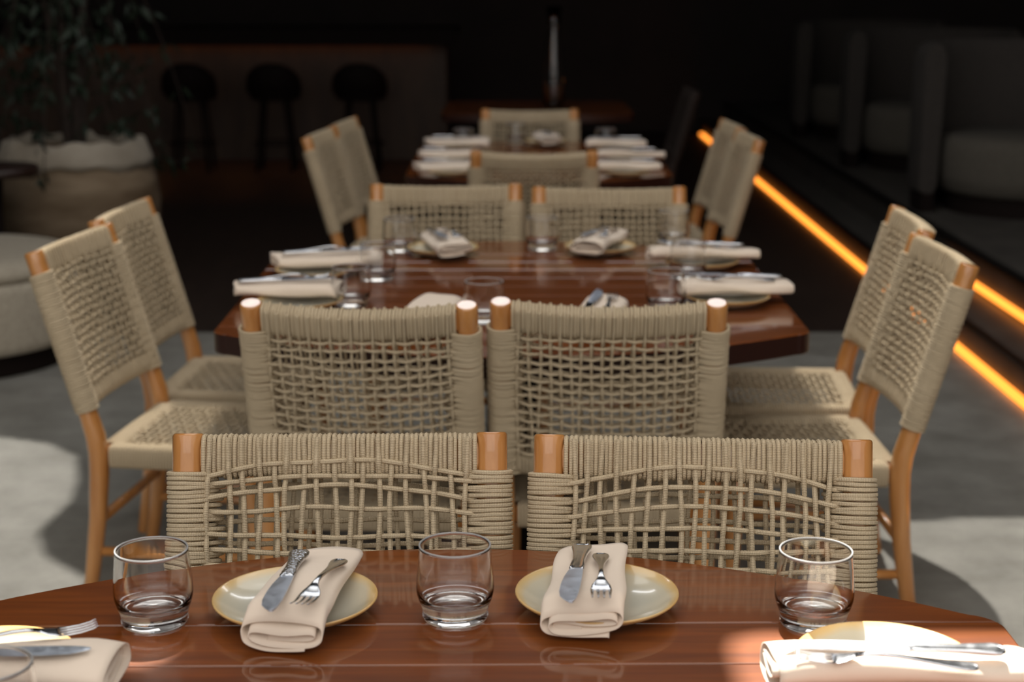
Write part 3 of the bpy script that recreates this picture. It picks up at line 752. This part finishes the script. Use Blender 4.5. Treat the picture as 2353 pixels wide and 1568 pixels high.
pl = thing('potted_tree', 'dark weeping leafy tree growing out of the clay pot', 'tree', (PT[0], PT[1], .60))
b = MB(); br = []
for k in range(5):
    a = 2*pi*k/5+.4; pts = [(.03*cos(a), .03*sin(a), 0), (.05*cos(a), .05*sin(a), .4), (.12*cos(a+.5), .1*sin(a+.5), .9), (.3*cos(a+.3), .25*sin(a+.3), 1.5), (.5*cos(a), .4*sin(a), 2.0)]
    c = cat_curve(pts, 6); b.tube(c, [.026-.018*i/len(c) for i in range(len(c))], 8); br.append(c)
b.build('trunk', M_BARK, pl)
b = MB(); tw = MB(); rp = random.Random(9)
for k in range(70):
    c = br[k % 5]; s0 = c[rp.randrange(8, len(c))]; a = rp.uniform(0, 2*pi); L0 = rp.uniform(.3, .65)
    pts = []
    for i in range(9):
        q = i/8; pts.append(s0 + Vector((cos(a)*L0*.75*q, sin(a)*L0*.6*q, .12*sin(q*2.2)-L0*1.5*q*q)))
    if pts[-1].z < .02: pts = [Vector((p_.x, p_.y, max(p_.z, .03))) for p_ in pts]
    tw.tube(pts, .0025, 4)
    for i in range(1, 9):
        for m in range(3):
            o_ = pts[i] + Vector((rp.uniform(-.02, .02),)*3); d = Vector((rp.uniform(-1, 1), rp.uniform(-1, 1), rp.uniform(-1.6, -.2))).normalized(); ln = rp.uniform(.05, .10)
            s_ = d.cross(Vector((rp.uniform(-1, 1), rp.uniform(-1, 1), .3))).normalized()*ln*.17; nn = d.cross(s_).normalized()*.008
            b.add([o_, o_+d*ln*.4+s_, o_+d*ln*.5+nn, o_+d*ln*.4-s_, o_+d*ln], [[0, 1, 2], [0, 2, 3], [1, 4, 2], [3, 2, 4]])
b.build('foliage', M_LEAF, pl); tw.build('twigs', M_BARK, pl)

# ------------------------------------------------------------------ right: booths on the platform
def booth(cx, cy, a0, a1, label):
    t = thing('booth_seat', label, 'booth seat', (cx, cy, .295), 0, 'curved cream booths on the raised platform')
    def arc_solid(prof, a0, a1, n=28):
        m = MB(); m.rings([[(r*cos(a), r*sin(a), z) for r, z in prof] for a in (math.radians(a0+(a1-a0)*k/n) for k in range(n+1))]); return m
    arc_solid([(.58, .10), (.54, .10), (.52, .14), (.50, .80), (.52, .86), (.555, .885), (.60, .86), (.62, .80), (.62, .14), (.61, .11)], a0, a1).build('backrest', M_DIMBACK, t, auto=50)
    b = MB(); b.lathe([(0, .10), (.42, .10), (.455, .12), (.47, .2), (.47, .34), (.455, .385), (.42, .405), (0, .41)], 48); b.build('seat', M_DIMSEAT, t)
    b = MB(); b.lathe([(0, 0), (.42, 0), (.42, .098), (0, .098)], 40); b.build('plinth', M_BLACK, t, auto=40)
    arc_solid([(.53, 0), (.53, .098), (.60, .098), (.60, 0)], a0, a1).build('back_plinth', M_BLACK, t, auto=40)
b0 = [(2.76, 8.5, 15, 192, 'nearest curved cream booth on the platform, its drum seat coloured lighter than the back'), (2.78, 10.5, 15, 192, 'second curved cream booth on the platform, behind the nearest one'), (2.8, 12.5, 15, 192, 'third curved booth on the platform, nearly lost in darkness')]
for a in b0: booth(*a)
t = thing('pedestal_table', 'dark round table on the platform at the right edge', 'table', (2.98, 7.5, .295))
b = MB(); b.lathe([(0, .68), (.42, .68), (.44, .69), (.44, .71), (.42, .72), (0, .72)], 48); b.build('table_top', M_DARK, t)
b = MB(); b.lathe([(0, 0), (.22, 0), (.22, .02), (.04, .04), (.035, .6), (.1, .68), (0, .68)], 28); b.build('pedestal', M_BLACK, t)

# ------------------------------------------------------------------ back: bar and stools
bar = thing('bar_counter', 'long dark bar with a faint amber glow across the back', 'bar', (-2.4, 13.4, 0))
b = MB(); b.box(-2.2, 1.85, .12, .7, 0, 1.04); b.build('bar_front', simple('bar timber', (.05, .024, .01), .6, 0, (3, (.035, .016, .007), (.06, .03, .013), (4, 1, 1))), bar, smooth=False)
b = MB(); b.box(-2.3, 1.95, -.12, .75, 1.045, 1.10); b.box(-2.3, 1.95, -.12, -.09, .96, 1.0449); b.build('counter_top', M_BLACK, bar, smooth=False)
b = MB(); b.box(-2.1, 1.7, .075, .10, 1.025, 1.043); b.build('light_strip', M_LED2, bar, smooth=False)
def stool(x, y, label):
    t = thing('bar_stool', label, 'bar stool', (x, y, 0), 0, 'round-backed stools along the bar')
    b = MB(); b.lathe([(0, .56), (.17, .56), (.20, .58), (.21, .62), (.19, .655), (0, .665)], 32); b.build('seat', M_BLACK, t)
    b = MB(); rs = []
    for k in range(21):
        a = math.radians(200+140*k/20); e = .3+.7*sin(pi*k/20)**.5
        rs.append([((.215+dx)*cos(a), (.215+dx)*sin(a), .62+(z-.62)*e) for dx, z in ((-.02, .62), (-.02, .84), (0, .86), (.02, .84), (.02, .62))])
    b.rings(rs); b.build('backrest', M_BLACK, t)
    for k in range(4):
        a = pi/4+k*pi/2; b = MB(); b.tube([(.13*cos(a), .13*sin(a), .57), (.20*cos(a), .20*sin(a), 0)], .016, 8); b.build('leg', M_BLACK, t)
    b = MB(); b.tube([(.182*cos(2*pi*k/24), .182*sin(2*pi*k/24), .22) for k in range(24)], .009, 6, closed=True); b.build('foot_ring', M_BLACK, t)
    return t
s0 = stool(-2.55, 12.75, 'dark bar stool at the left, beside the hanging foliage')
for x, lb in ((-1.88, 'dark bar stool in the middle of the row'), (-1.2, 'dark bar stool at the right end of the row')):
    dup(s0, (x, 12.75, 0), 0, lb, 'round-backed stools along the bar')
# clear glass vase on the farthest table
t = thing('glass_vase', 'tall clear vase standing on the farthest table, only a glint visible', 'vase', px(1268, 262, TZ))
t.location = (.25, 9.6, TZ)
b = MB(); b.lathe([(0, .0), (.05, 0), (.06, .01), (.065, .2), (.05, .36), (.03, .46), (.045, .60), (.041, .60), (.027, .46), (.046, .36), (.060, .2), (.055, .02), (0, .015)], 40); b.build('vase_body', M_GLASS, t)
